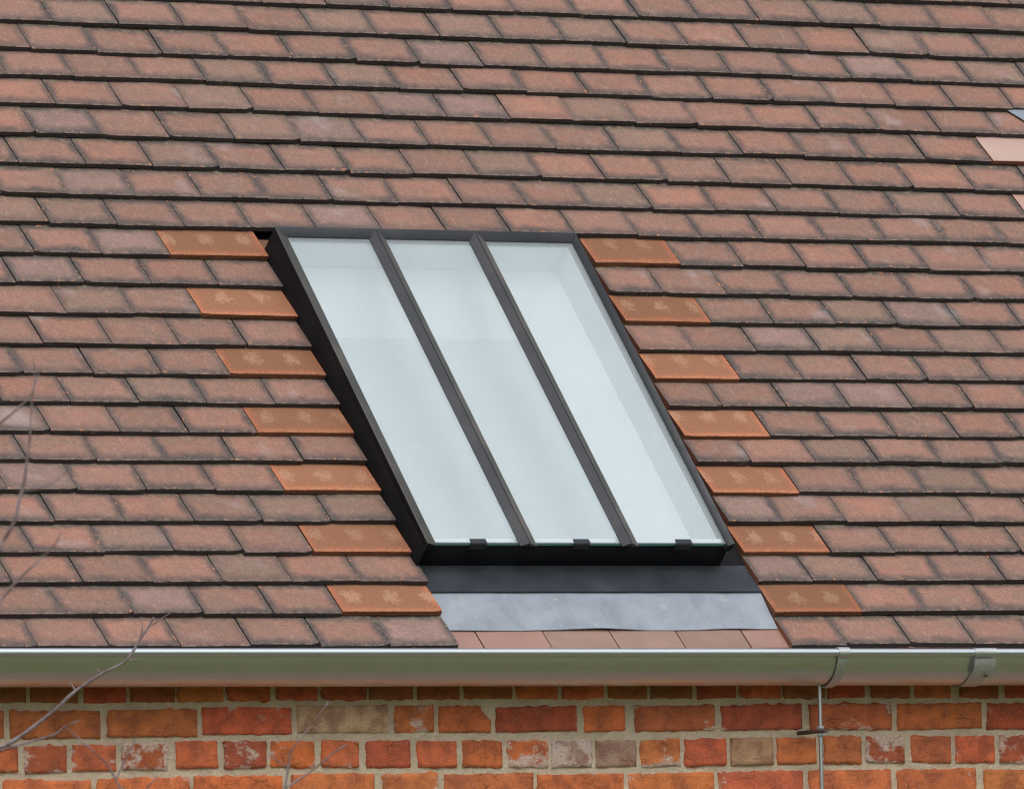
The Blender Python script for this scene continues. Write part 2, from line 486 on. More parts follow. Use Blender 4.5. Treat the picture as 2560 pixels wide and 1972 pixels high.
M_TILE, M_EDGE, M_SIDE = mat_tile(), mat_edge(), mat_side()
M_OR, M_ORE, M_SM = mat_orange(), mat_orange_edge(), mat_smooth_tile()
M_SME = mat_plain('new_clay_edge', (0.20, 0.065, 0.045), 0.8, 0.15, 60)
M_BRICK, M_MORT = mat_brick(), mat_mortar()
M_FRAME = mat_metal_paint('charcoal_frame_paint', (0.018, 0.021, 0.027), (0.029, 0.032, 0.039), 0.45, 30, (0.10, 0.095, 0.09), 0.18, spec=0.35)
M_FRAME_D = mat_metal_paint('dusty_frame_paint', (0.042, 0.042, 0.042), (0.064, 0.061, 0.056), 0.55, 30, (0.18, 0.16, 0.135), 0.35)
M_BLACK = mat_metal_paint('black_kerb_paint', (0.004, 0.004, 0.006), (0.008, 0.008, 0.010), 0.6, 30, (0.05, 0.055, 0.06), 0.10, spec=0.15)
M_APRON = mat_metal_paint('dark_slate_flashing', (0.015, 0.020, 0.027), (0.030, 0.037, 0.046), 0.55, 16, (0.09, 0.10, 0.115), 0.25, spec=0.3)
M_LEAD = mat_lead()
M_GALV = mat_galv(rough=0.34, col=(0.72, 0.74, 0.72))
M_BEAD = mat_galv('galvanised_bead', 0.36, (0.70, 0.75, 0.79))
M_GALV2 = mat_galv('galvanised_bracket', 0.5, (0.66, 0.69, 0.69), 0.4)
M_GLASS = mat_glass()
M_GEDGE = mat_plain('green_glass_edge', (0.16, 0.34, 0.34), 0.2, 0.2, 30, 0.0, 0.6)
M_SPACER = mat_plain('aluminium_spacer', (0.93, 0.94, 0.95), 0.4, 0.15, 150, 0.2, 0.5, 0.3)
M_LINING = mat_plain('pale_grey_lining', (0.76, 0.80, 0.82), 0.6, 0.01, 3, 0.0)
M_WHITE = mat_plain('white_plaster_reveal', (0.84, 0.88, 0.88), 0.7, 0.008, 3, 0.0)
M_BACK = mat_plain('shaded_back_panel', (0.64, 0.69, 0.71), 0.8, 0.012, 3, 0.0)  # stand-in for the room behind, its dimmer light painted as grey
M_DECK = mat_plain('roof_underlay', (0.022, 0.021, 0.022), 0.9, 0.2, 20)
M_WOOD, M_BARK, M_LAWN = mat_wood(), mat_bark(), mat_lawn()
M_PATH = mat_plain('brown_paving', (0.165, 0.135, 0.115), 0.9, 0.3, 9, 0.5, 0.2)
M_ZINC = mat_galv('zinc_rod', 0.38, (0.55, 0.58, 0.58), 0.2)
M_RUST = mat_plain('dark_iron_spike', (0.10, 0.075, 0.065), 0.6, 0.4, 60, 0.3, 0.4, 0.3)

# ------------------------------------------------------------------ setting: ground
def ground():
    b = MB()
    xs = [-400, -120, -60, -40, -25, -15, -8, -4, 0, 4, 8, 15, 25, 40, 60, 120, 400]
    ys = [-400, -120, -70, -58, -50, -44, -40, -36, -32, -26, -20, -12, -6, -2, 0, 5, 20, 60, 400]
    def z(x, y):
        t = min(1, max(0, (-y - 33) / 22))  # unseen bank behind the camera, added to cover bright sky in gutter reflections
        return (t*t*(3-2*t)) * (7.5 + 1.5*noise.noise(Vector((x*0.05, y*0.05, 1)))) + 0.04*noise.noise(Vector((x*0.3, y*0.3, 0)))*(1 if y < -3 else 0)
    vv = [(x, y, z(x, y)) for y in ys for x in xs]
    n = len(xs)
    ff = [[j*n+i, j*n+i+1, (j+1)*n+i+1, (j+1)*n+i] for j in range(len(ys)-1) for i in range(n-1)]
    b.add(vv, ff)
    o = b.build('ground', M_LAWN, smooth=True)
    tag(o, kind='structure')
    b = MB()
    b.box((-14, 14, -0.75, 0.31, -0.05, 0.012))
    tag(b.build('path', M_PATH), kind='structure')
ground()

# ------------------------------------------------------------------ brick wall
YW = 0.31
ROW_A = [(-1.512,-1.427,2.129,2.176),(-1.414,-1.305,2.128,2.175),(-1.288,-1.192,2.127,2.175),(-1.178,-1.078,2.128,2.175),(-1.067,-0.964,2.128,2.175),(-0.948,-0.852,2.129,2.175),(-0.834,-0.738,2.13,2.175),(-0.723,-0.62,2.13,2.175),(-0.608,-0.506,2.13,2.175),(-0.491,-0.392,2.129,2.175),(-0.376,-0.263,2.129,2.174),(-0.249,-0.15,2.128,2.174),(-0.136,-0.037,2.128,2.174),(-0.021,0.072,2.127,2.174),(0.087,0.186,2.127,2.174),(0.202,0.297,2.126,2.174),(0.312,0.409,2.126,2.174),(0.422,0.523,2.125,2.174),(0.534,0.626,2.125,2.174),(0.645,0.742,2.124,2.174),(0.759,0.849,2.123,2.173),(0.876,0.973,2.123,2.173),(0.994,1.088,2.122,2.173)]
ROW_B = [(-1.67,-1.48,2.056,2.11),(-1.46,-1.255,2.054,2.108),(-1.234,-1.027,2.055,2.109),(-1.01,-0.801,2.058,2.112),(-0.784,-0.567,2.059,2.115),(-0.549,-0.456,2.059,2.113),(-0.44,-0.317,2.058,2.111),(-0.301,-0.104,2.058,2.108),(-0.082,0.016,2.057,2.108),(0.045,0.241,2.057,2.108),(0.263,0.463,2.057,2.108),(0.486,0.693,2.056,2.108),(0.713,0.928,2.055,2.108),(0.946,1.17,2.053,2.106)]
ROW_C = [(-1.537,-1.449,1.983,2.036),(-1.43,-1.335,1.982,2.035),(-1.318,-1.219,1.984,2.036),(-1.201,-1.098,1.986,2.039),(-1.075,-0.98,1.988,2.041),(-0.96,-0.864,1.987,2.04),(-0.848,-0.747,1.987,2.04),(-0.726,-0.641,1.986,2.039),(-0.619,-0.515,1.984,2.038),(-0.494,-0.402,1.983,2.037),(-0.383,-0.29,1.982,2.036),(-0.273,-0.177,1.981,2.035),(-0.165,-0.069,1.98,2.035),(-0.055,0.043,1.979,2.034),(0.057,0.153,1.979,2.035),(0.169,0.269,1.98,2.035),(0.284,0.388,1.98,2.036),(0.401,0.499,1.981,2.036),(0.522,0.614,1.981,2.037),(0.631,0.725,1.982,2.037),(0.746,0.847,1.98,2.036),(0.862,0.96,1.979,2.035),(0.977,1.083,1.978,2.034)]
ROW_D = [(-1.691,-1.493,1.912,1.965),(-1.478,-1.279,1.91,1.963),(-1.261,-1.048,1.911,1.965),(-1.034,-0.826,1.913,1.967),(-0.802,-0.604,1.914,1.969),(-0.579,-0.449,1.912,1.967),(-0.431,-0.215,1.91,1.965),(-0.201,0.009,1.908,1.962),(0.025,0.237,1.908,1.962),(0.253,0.462,1.908,1.963),(0.481,0.689,1.909,1.964),(0.708,0.91,1.907,1.963),(0.933,1.166,1.904,1.96)]
# tints: o orange red, r red, d dark red, p purple grey, b buff, w pale
TINT = {'o': (0.78, 0.225, 0.080), 'r': (0.72, 0.188, 0.076), 'd': (0.56, 0.130, 0.066), 'p': (0.52, 0.29, 0.26),
        'b': (0.66, 0.46, 0.29), 'w': (0.58, 0.32, 0.19), 'k': (0.42, 0.145, 0.055)}
LOOK_A = 'kkdkorddkkkorkkdrkdkrkd'
LOOK_B = 'rrordrrdordrod'.replace('x', 'r')
LOOK_C = 'rdrdodordrropporwordrrd'
LOOK_D = 'ooooooooororo'
LIME_A = [.1]*23
LIME_B = [.3,.3,.12,.45,.0,.5,.1,.42,.15,.45,.2,.5,.12,.35]
LIME_C = [.5,.55,.55,.75,.2,.5,.35,.35,.15,.3,.1,.95,1.0,.45,.6,.15,.35,.35,.35,.7,.12,.45,.7]
LIME_D = [.2,.2,.3,.15,.12,.3,.25,.2,.2,.3,.2,.25,.2]
def GU(i, n, L):
    r = min(0.0035/L, 0.3/n)
    if i == 0: return 0.0
    if i == n: return 1.0
    return r + (1-2*r)*(i-1)/(n-2) if n > 2 else 0.5
def brick(b, x0, x1, z0, z1, tint, lime, rr, chip=0.0, fine=True):
    x0, x1, z0, z1 = x0-0.0025, x1+0.0025, z0-0.0028, z1+0.0028
    nx = max(8, int((x1-x0)/0.0065)) if fine else 3
    nz = 9 if fine else 2
    pr = YW - 0.0035 - rr.uniform(0, 0.003)
    sx, sz = rr.uniform(0, 50), rr.uniform(0, 50)
    tilt = rr.uniform(-0.003, 0.003)
    vv, uv, uv2 = [], [], []
    for j in range(nz+1):
        for i in range(nx+1):
            u, v = GU(i, nx, x1-x0), GU(j, nz, z1-z0)
            x, z = x0+(x1-x0)*u, z0+(z1-z0)*v + tilt*(u-0.5)
            e = i in (0, nx) or j in (0, nz)
            a = 0.0062 if fine else 0.002
            if e:
                x += a*noise.noise(Vector((sx, z*70, sz+u*2)))*(1 if i in (0, nx) else 0.2)
                z += a*noise.noise(Vector((x*55, sz, sx+v*2)))
                x += 0.0016*noise.noise(Vector((sx, z*230, 4)))*(1 if i in (0, nx) else 0)
                z += 0.0016*noise.noise(Vector((x*210, sz, 9)))*(1 if j in (0, nz) else 0)
                if i in (0, nx) and j in (0, nz):
                    x += 0.004*(0.5-u)*2; z += 0.003*(0.5-v)*2
            if chip and u > 1-chip and v > 0.42:
                x -= (u-(1-chip))/chip*(x1-x0)*chip*0.62*min(1, (v-0.42)*2.4)
            y = pr + (0.0075 if e else 0.0) + 0.0016*noise.noise(Vector((x*60, z*60, sx)))
            vv.append((x, y, z)); uv.append((u, v)); uv2.append((x+sx, z+sz))
    W = nx+1
    ff = [[j*W+i, j*W+i+1, (j+1)*W+i+1, (j+1)*W+i] for j in range(nz) for i in range(nx)]
    ring = [i for i in range(W)] + [j*W+nx for j in range(1, nz+1)] + [nz*W+i for i in range(nx-1, -1, -1)] + [j*W for j in range(nz-1, 0, -1)]
    base = len(vv)
    for k in ring:
        p = vv[k]; vv.append((p[0], YW+0.05, p[2])); uv.append(uv[k]); uv2.append(uv2[k])
    n = len(ring)
    ff += [[ring[k], base+k, base+(k+1) % n, ring[(k+1) % n]] for k in range(n)]
    ff.append([base+k for k in range(n)])
    b.add(vv, ff, 0, uv, uv2, (*tint, lime))
def brick_wall():
    w = empty('brick_wall', (0, YW, 0), 'weathered red brick wall with wide pale mortar joints below the gutter', 'wall')
    rr = random.Random(21)
    for row, look, lime in ((ROW_A, LOOK_A, LIME_A), (ROW_B, LOOK_B, LIME_B), (ROW_C, LOOK_C, LIME_C), (ROW_D, LOOK_D, LIME_D)):
        for i, (x0, x1, z0, z1) in enumerate(row):
            t = TINT[look[i]]
            if row is ROW_B and i == 4: t = TINT['b']
            t = tuple(c*rr.uniform(0.86, 1.12) for c in t)
            b = MB()
            brick(b, x0, x1, z0, z1, t, lime[i], rr, 0.32 if (row is ROW_B and i in (6,)) else 0.0)
            b.build('brick', M_BRICK, w, smooth=True)
    # the rest of the wall, outside the picture
    b = MB()
    def more(x0, x1, z, stretch):
        x = x0
        while x < x1:
            L = 0.208 if stretch else 0.098
            t = tuple(c*rr.uniform(0.8, 1.15) for c in (0.20, 0.115, 0.085))  # unseen bricks, tint dulled to tame red reflections in the gutter
            brick(b, x, x+L, z, z+0.054, t, rr.uniform(0.1, 0.5), rr, fine=False)
            x += L + 0.019
    for i, (zz, st) in enumerate(((2.128, 0), (2.056, 1), (1.982, 0), (1.909, 1))):
        more(-3.2 + 0.06*i, (-1.75 if st else -1.62), zz, st)
        more((1.19 if st else 1.105), 2.9, zz, st)
    z = 1.836; k = 0
    while z > 0.1:
        more(-3.2 + 0.05*(k % 2), 2.9, z, k % 2); z -= 0.073; k += 1
    o = b.build('brick_courses', M_BRICK, w, smooth=True); o['kind'] = 'stuff'
    # mortar: one slab with an uneven face
    b = MB()
    x0, x1, z0, z1 = -3.2, 3.0, 1.84, 2.26
    nx, nz = 560, 42
    vv = []
    for j in range(nz+1):
        for i in range(nx+1):
            x, z = x0+(x1-x0)*i/nx, z0+(z1-z0)*j/nz
            y = YW + 0.0002 + 0.0036*noise.noise(Vector((x*34, z*34, 3))) + 0.0012*noise.noise(Vector((x*110, z*110, 8)))
            vv.append((x, y, z))
    W = nx+1
    ff = [[j*W+i, j*W+i+1, (j+1)*W+i+1, (j+1)*W+i] for j in range(nz) for i in range(nx)]
    b.add(vv, ff)
    b.box((x0, x1, YW+0.045, YW+0.33, 0, 2.26))
    b.box((x0, x1, YW+0.002, YW+0.044, 0, z0))
    b.build('mortar', M_MORT, w, smooth=True, autos=0.6)
brick_wall()

# ------------------------------------------------------------------ tiled roof
COURSE = [(-1.525,.3296,.99,.326),(-1.492,.4246,1.036,.4268),(-1.46,.5177,1.078,.5209),(-1.429,.6073,1.12,.6131),(-1.397,.6994,1.163,.7081),(-1.364,.7946,1.205,.7999),(-1.332,.886,1.25,.8983),(-1.302,.9737,1.287,.9798),(-1.271,1.0643,1.33,1.0757),(-1.24,1.1521,1.371,1.1664),(-1.208,1.2462,1.414,1.2598),(-1.174,1.3444,1.453,1.3472),(-1.14,1.4405,1.496,1.4406),(-1.108,1.5351,1.538,1.5347),(-1.075,1.6304,1.582,1.6296),(-1.041,1.7267,1.622,1.7196),(-1.007,1.8269,1.665,1.8145),(-.973,1.9248,1.711,1.9144),(-.938,2.0256,1.754,2.0108),(-.905,2.1195,1.796,2.1022),(-.875,2.2076,1.836,2.1914),(-.842,2.3028,1.879,2.2856),(-.81,2.398,1.925,2.3863),(-.78,2.494,1.969,2.4835)]
JOINT = {14: -.9527, 15: -.875, 16: -.9614, 17: -.8826, 18: -.7983, 19: -.8834, 20: -.7986, 21: -.7103, 22: .5296-9*.1665, 23: 1.4405-14*.1665}
def course_s(k, x):
    if k < len(COURSE):
        a, sa, b, sb = COURSE[k]
        return sa + (sb-sa)*(x-a)/(b-a)
    return course_s(23, x) + 0.0955*(k-23)
TW, TL, TT, TILT = 0.1657, 0.190, 0.0123, 0.143
def tile(b, x, w, k, rr, tint, mats=(0, 1, 2), s=None, h=0.0, L=TL, T=TT, jit=1.0, smooth_edge=False, tilt=TILT, red_left=False):
    """one plain tile: slab with a ragged tail, slight camber, head tucked under the next course"""
    gap = rr.uniform(0.0008, 0.0026)*(1.5 if smooth_edge else 1)
    x0, x1 = x + gap/2, x + w - gap/2
    xm = (x0+x1)/2
    s0 = (course_s(k, xm) if s is None else s) + rr.gauss(0, 0.0015)*jit
    h0 = h + rr.gauss(0, 0.0006)*jit
    rot = rr.gauss(0, 0.0045)*jit
    lift = rr.gauss(0, 0.0055)*jit
    tl = tilt + rr.uniform(-0.004, 0.004)*jit
    Yd = (SD*math.cos(tl) - ND*math.sin(tl)); Zd = (ND*math.cos(tl) + SD*math.sin(tl))
    org = RP(xm, s0, h0)
    hw = (x1-x0)/2
    sx, sy = rr.uniform(0, 40), rr.uniform(0, 40)
    cam_ = rr.uniform(0.0004, 0.0018)*jit
    nx = 9
    ys = [0.0, 0.0018, 0.03, 0.07, 0.105, L]
    corner = [0, 0]
    if not smooth_edge:
        corner = [rr.uniform(0.003, 0.007) if rr.random() < 0.16 else 0.0 for _ in (0, 1)]
    def P(lx, ly, lz):
        ly2 = ly + lx*rot
        return org + Vector((lx, 0, 0)) - Vector((rot*ly, 0, 0)) + Yd*ly2 + Zd*(lz + lx*lift)
    vv, uv, uv2 = [], [], []
    rag = 0.0 if smooth_edge else 0.0011
    def put(lx, ly, lz):
        vv.append(P(lx, ly, lz)); uv.append((lx/(2*hw)+0.5, ly/0.095)); uv2.append((lx+sx, ly+sy))
    for j, yy in enumerate(ys):
        for i in range(nx+1):
            f = i/nx*2-1
            lx = f*hw
            e = rag*noise.noise(Vector((sx+lx*60, sy, k))) if j < 2 else 0
            if i == 0 and j < 2: e += corner[0]
            if i == nx and j < 2: e += corner[1]
            lz = -cam_*f*f*(0.4+0.6*min(1, yy/0.1)) - (0.0014 if j == 0 else 0) + 0.0005*noise.noise(Vector((sx+lx*25, sy+yy*25, 5)))*(0 if smooth_edge else 1)
            ee = rag*0.7*noise.noise(Vector((sy+yy*60, sx, f)))*(1 if i in (0, nx) else 0)
            put(lx+ee, yy+e, lz)
    W = nx+1
    nt = len(vv)
    nr = len(ys)
    # bottom ring: front row and sides and back
    for i in range(W):
        f = i/nx*2-1
        e = rag*1.2*noise.noise(Vector((sx+f*hw*60+9, sy, k)))
        if i == 0: e += corner[0]*0.6
        if i == nx: e += corner[1]*0.6
        put(f*hw, 0.0006+e, -T)
    put(-hw, L, -T); put(hw, L, -T)
    bl, br = nt+W, nt+W+1
    ff, mi = [], []
    for j in range(nr-1):
        for i in range(nx):
            ff.append([j*W+i, j*W+i+1, (j+1)*W+i+1, (j+1)*W+i]); mi.append(mats[0] if j > 0 else mats[0])
    for i in range(nx):
        ff.append([nt+i, nt+i+1, i+1, i]); mi.append(mats[1])
    ff.append([j*W for j in range(nr)] + [bl, nt]); mi.append(mats[2])
    ff.append([j*W+nx for j in range(nr-1, -1, -1)] + [nt+nx, br]); mi.append(mats[2])
    ff.append([(nr-1)*W+i for i in range(W)] + [br, bl]); mi.append(mats[2])
    ff.append([nt+i for i in range(W)][::-1] + [bl, br]); mi.append(mats[2])
    b.add(vv, ff, mi, uv, uv2, tint)

def tile_tint(rr):
    r = rr.random()
    base = Vector((0.355, 0.182, 0.138))
    if r < 0.12: base = Vector((0.305, 0.185, 0.142))       # brown grey
    elif r < 0.30: base = Vector((0.41, 0.192, 0.138))     # pinker
    elif r < 0.36: base = Vector((0.34, 0.215, 0.190))     # bluish
    base = Vector((base.x, base.y*0.97, base.z*0.96))*rr.uniform(0.74, 1.00)
    a = rr.choice((1.0, 1.0, 1.0, 1.0, 0.95, 0.85, 0.6))*rr.uniform(0.9, 1.0)
    return (base.x, base.y, base.z, a)

def project(p):
    d = p - CAM
    z = d.dot(CF)
    return 1280 + 22605*d.dot(CR)/z, 986 - 22605*d.dot(CU)/z

XL, XR = -0.4362, 0.391
def roof():
    root = empty('tiled_roof', RP(0, 0.33, 0), 'pitched roof of weathered brown plain clay tiles', 'roof')
    rr = random.Random(5)
    jobs = []        # (x, w, k)
    wide = []
    for k in range(0, 30):
        if k <= 13:
            if k % 2:
                wide.append((XL - 0.2455 - (0.008 if k == 13 else 0), 0.2455, k)); xr = XL - 0.2455 - (0.008 if k == 13 else 0)
                wide.append((XR, 0.2235, k)); xl = XR + 0.2235
            else:
                xr = XL
                jobs.append((XR, 0.1395, k, True)); xl = XR + 0.1395
            x = xr
            while x > -2.55:
                x -= TW*rr.uniform(0.995, 1.01)
                jobs.append((x, TW*1.0, k, False))
            x = xl
            while x < 2.5:
                jobs.append((x, 0.1668, k, False)); x += 0.1668
        else:
            x = JOINT.get(k, -0.80 + (0.083 if k % 2 else 0)) + rr.uniform(-0.002, 0.002)
            while x > -2.4: x -= 0.1659
            while x < 2.9:
                jobs.append((x, 0.1659, k, False)); x += 0.1659
    # pieces by the neighbouring roof feature at the right edge: smooth new tiles
    newt = []
    keep = []
    for j in jobs:
        x, w, k, c = j
        if k == 17 and x > 1.52:
            continue
        if k == 15 and x > 1.53:
            continue
        if k == 17 and x > 1.40: w = 1.6236 - x
        if k == 15 and x > 1.40: w = 1.636 - x
        keep.append((x, w, k, c))
    newt.append((1.6236, 0.250, 17)); newt.append((1.8736, 0.166, 17)); newt.append((2.0396, 0.166, 17)); newt.append((2.2056, 0.166, 17))
    newt.append((1.636, 0.246, 15)); newt.append((1.882, 0.166, 15)); newt.append((2.048, 0.166, 15)); newt.append((2.214, 0.166, 15))
    # fill the ordinary course up to those
    keep.append((1.6236-0.1659, 0.1659, 17, False)) if not any(k == 17 and abs(x-(1.6236-0.1659)) < 0.08 for x, w, k, c in keep) else None
    scored = []
    for x, w, k, c in keep:
        px, py = project(RP(x+w/2, course_s(k, x+w/2)+0.045))
        out = max(0, -px-10, px-2560-10) + max(0, -py-6)
        scored.append((out, x, w, k, c))
    scored.sort(key=lambda q: (q[0], q[3], q[1]))
    SPECIAL = {}
    rest = MB()
    for n, (out, x, w, k, c) in enumerate(scored):
        t = tile_tint(rr)
        if n < 300 and out < 90:
            b = MB()
            tile(b, x, w, k, rr, t)
            b.build('tile', [M_TILE, M_EDGE, M_SIDE if c else M_EDGE], root)
        else:
            tile(rest, x, w, k, rr, t)
    o = rest.build('tile_courses', [M_TILE, M_EDGE, M_EDGE], root); o['kind'] = 'stuff'
    print('tiles', len(scored), 'inside', sum(1 for q in scored if q[0] <= 0))
    for x, w, k in wide:
        b = MB()
        tile(b, x, w, k, rr, (rr.random(), rr.uniform(0.5, 0.8), rr.random(), rr.uniform(0.55, 1.0)))
        o = b.build('wide_tile', [M_OR, M_ORE, M_ORE], root)
        o['label'] = 'bright orange tile-and-a-half with pale blooms'
    for x, w, k in newt:
        b = MB()
        tile(b, x, w, k, rr, (0.46, 0.325, 0.285, 1) if k == 17 else (0.42, 0.27, 0.22, 1), smooth_edge=True, h=0.001)
        o = b.build('smooth_tile', [M_SM, M_SME, M_SME], root)
        o['label'] = 'smooth new pinkish tile'
    # under-eaves course, seen below the lead and along the tails
    x = 0.296 - 0.1657*17
    while x < 2.4:
        b = MB()
        t = Vector((0.225, 0.148, 0.118))*rr.uniform(0.92, 1.1)
        if rr.random() < 0.4: t = Vector((0.27, 0.155, 0.125))
        tile(b, x, 0.1657, 0, rr, (t.x, t.y, t.z, 1), s=0.3268-0.0013*(x), h=-0.0145, L=0.15, jit=0.6, smooth_edge=True, T=0.011, tilt=0.11)
        b.build('eaves_tile', [M_SM, M_SME, M_SME], root)
        x += 0.1657
    # underlay and deck with the opening for the skylight
    b = MB()
    for p in ((-2.9, -0.45, 0.36, 4.0), (0.335, 2.9, 0.36, 4.0), (-0.4499, 0.3349, 0.36, 0.573), (-0.4499, 0.3349, 1.571, 4.0)):
        b.box((p[0], p[1], p[2], p[3], -0.085, -0.055), RP)
    b.build('roof_deck', M_DECK, root)
    for s in (1.586, 1.69):
        b = MB(); b.box((-0.60, 0.46, s, s+0.03, -0.053, -0.026), RP)
        b.build('batten', M_WOOD, root, bevel=0.001)
    return root
ROOF = roof()

# ------------------------------------------------------------------ skylight
def skylight():
    X0, X1, S0, S1 = -0.4440, 0.3245, 0.5745, 1.5640
    HR, HB, HG = 0.063, 0.0555, 0.0525
    LW, RW, TWD = 0.026, 0.0155, 0.0245
    k = empty('skylight', RP((X0+X1)/2, S0, 0), 'three-pane skylight with charcoal metal frame and glazing bars set in the roof', 'skylight')
    # side rails: raised outer lip, face falling to the glass; the dusty inner face is a second slot
    def side(x, w, sg, name):
        b = MB()
        def ring(s, cut=0.0):
            return [RP(x, s, 0.045 - cut), RP(x, s, HR), RP(x+sg*0.0022, s, HR+0.0004), RP(x+sg*w, s, HB), RP(x+sg*w, s, HG-0.014), RP(x+sg*0.006, s, HG-0.014)]
        r0, r1 = ring(S0-0.004), ring(S1)
        r1 = [RP(x, S1, 0.045), RP(x, S1, HR), RP(x+sg*0.0022, S1-0.0022, HR+0.0004), RP(x+sg*w, S1-TWD, HB), RP(x+sg*w, S1-TWD, HG-0.014), RP(x+sg*0.006, S1-0.006, HG-0.014)]
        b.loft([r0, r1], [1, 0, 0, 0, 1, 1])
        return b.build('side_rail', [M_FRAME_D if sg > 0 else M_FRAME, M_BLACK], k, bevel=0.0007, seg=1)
    side(X0, LW, 1, 'l'); side(X1, RW, -1, 'r')
    b = MB()
    def tr(x, sg, w):
        return [RP(x, S1+0.0003, 0.045), RP(x, S1+0.0003, HR), RP(x+sg*0.0022, S1-0.0022, HR+0.0004), RP(x+sg*w, S1-TWD, HB), RP(x+sg*w, S1-TWD, HG-0.014), RP(x+sg*0.006, S1-0.006, HG-0.014)]
    b.loft([tr(X0, 1, LW), tr(X1, -1, RW)])
    b.build('top_rail', M_FRAME, k, bevel=0.0007, seg=1)
    # glazing bars: two sloping cappings meeting at a thin seam
    bars = (-0.1905, 0.0635)
    for xb in bars:
        b = MB()
        for sg, w in ((-1, 0.0205), (1, 0.0205)):
            def cap(s, l=0.0):
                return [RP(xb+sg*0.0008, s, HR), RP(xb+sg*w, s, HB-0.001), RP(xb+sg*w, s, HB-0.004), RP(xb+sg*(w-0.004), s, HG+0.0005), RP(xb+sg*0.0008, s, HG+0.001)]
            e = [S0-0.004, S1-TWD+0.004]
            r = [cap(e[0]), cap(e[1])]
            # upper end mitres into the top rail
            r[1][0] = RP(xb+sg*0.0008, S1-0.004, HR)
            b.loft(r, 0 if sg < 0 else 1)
        b.box((xb-0.0006, xb+0.0006, S0-0.002, S1-0.006, 0.040, HR+0.0016), RP, 0)
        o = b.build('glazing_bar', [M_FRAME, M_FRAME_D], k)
    # panes: sealed units with a green outer edge and an aluminium spacer along the foot
    edges = [X0+LW-0.006, bars[0]-0.006, bars[0]+0.006, bars[1]-0.006, bars[1]+0.006, X1-RW+0.005]
    for i in range(3):
        xa, xb = edges[2*i], edges[2*i+1]
        b = MB()
        s0, s1, h0, h1 = 0.5815, S1-TWD+0.006, HG-0.0075, HG
        c = [RP(x, s, h) for x in (xa, xb) for s in (s0, s1) for h in (h0, h1)]
        b.add(c, [[1, 5, 7, 3], [0, 2, 6, 4]], 0)
        b.f += [[0, 4, 5, 1], [2, 3, 7, 6], [0, 1, 3, 2], [4, 6, 7, 5]]; b.mi += [1]*4
        p = b.build('pane', [M_GLASS, M_GEDGE], k)
        b = MB(); b.box((xa+0.004, xb-0.004, 0.5925, 0.6035, HG-0.014, HG-0.0082), RP)
        b.build('spacer_bar', M_SPACER, p)
        b = MB(); b.box((xa+0.002, xb-0.002, 0.5865, 0.5915, HG-0.02, HG-0.0085), RP)
        b.build('seal', M_FRAME, p)
    for xc in (-0.310, -0.0535, 0.203):
        b = MB()
        w = 0.0195
        prof = [(0.5915, HG+0.0004), (0.5915, HG+0.0032), (0.5805, HG+0.0038), (0.5770, HG+0.0012), (0.5766, 0.0370), (0.5792, 0.0370), (0.5797, HG-0.0015), (0.5815, HG+0.0004)]
        b.loft([[RP(xc-w, s, h) for s, h in prof], [RP(xc+w, s, h) for s, h in prof]])
        b.build('clip', M_FRAME, k, bevel=0.0008, seg=2)
    # black kerb: four upstands
    b = MB()
    b.box((X0+0.0003, X0+0.0035, S0-0.003, S1-0.001, -0.075, 0.0448), RP)
    b.box((X1-0.0035, X1-0.0003, 0.5835, S1-0.001, -0.075, 0.0448), RP)
    b.box((X0+0.0036, X0+0.019, 0.5845, S1-0.001, -0.075, 0.038), RP)
    b.box((X1-0.019, X1-0.0036, 0.5845, S1-0.001, -0.075, 0.038), RP)
    b.box((X0+0.0195, X1-0.0195, S1-0.019, S1-0.0013, -0.075, 0.0385), RP)
    b.box((X0+0.0195, X1-0.0195, 0.5845, 0.5995, -0.075, 0.038), RP)
    b.build('kerb', M_BLACK, k, bevel=0.001, seg=1)
    # side trays in the gaps between kerb and tiles
    b = MB()
    b.box((X0-0.075, X0-0.0005, S0-0.05, S1+0.03, -0.054, -0.045), RP)
    b.build('side_tray', M_BLACK, k)
    b = MB()
    b.box((X1+0.0005, X1+0.10, 0.5842, S1+0.03, -0.054, -0.0215), RP)
    b.build('side_tray', M_BLACK, k)
    # inside: lining, plaster reveal, grey panel standing in for the room behind
    def ringwall(h0, h1, ins, th, mat, name):
        xa, xb, sa, sb = X0+0.0195+ins, X1-0.0195-ins, 0.600+ins, S1-0.0195-ins
        b = MB()
        b.box((xa-th, xa, sa-th, sb+th, h0, h1), RP)
        b.box((xb, xb+th, sa-th, sb+th, h0, h1), RP)
        b.box((xa+0.0001, xb-0.0001, sb, sb+th, h0, h1), RP)
        b.box((xa+0.0001, xb-0.0001, sa-th, sa, h0, h1), RP)
        b.build(name, mat, k)
    ringwall(-0.040, 0.0375, 0.0005, 0.0004, M_LINING, 'lining')
    # plaster reveal, splayed at head and right to catch more sky, plain elsewhere
    xa, xb, sa, sb = X0+0.0200, X1-0.0200, 0.6005, S1-0.0200
    hz, hb = -0.0402, -0.1050
    def board(p, q, t):
        b.add([*p, *q, *[v - ND*t for v in p], *[v - ND*t for v in q]], [[0, 1, 3, 2], [4, 6, 7, 5], [0, 4, 5, 1], [2, 3, 7, 6], [0, 2, 6, 4], [1, 5, 7, 3]])
    sp, rp = 0.158, 0.128
    b = MB(); board((RP(xa, sb, hz), RP(xb, sb, hz)), (RP(xa, sb-sp, hb), RP(xb-rp, sb-sp, hb)), 0.012)
    b.build('reveal', M_WHITE, k)
    b = MB(); board((RP(xb, sb, hz), RP(xb, sa, hz)), (RP(xb-rp, sb-sp, hb), RP(xb-rp, sa, hb)), 0.012)
    b.build('reveal', M_WHITE, k)
    b = MB(); b.box((xa-0.012, xa, sa, sb, hb, hz), RP)
    b.build('reveal', M_WHITE, k)
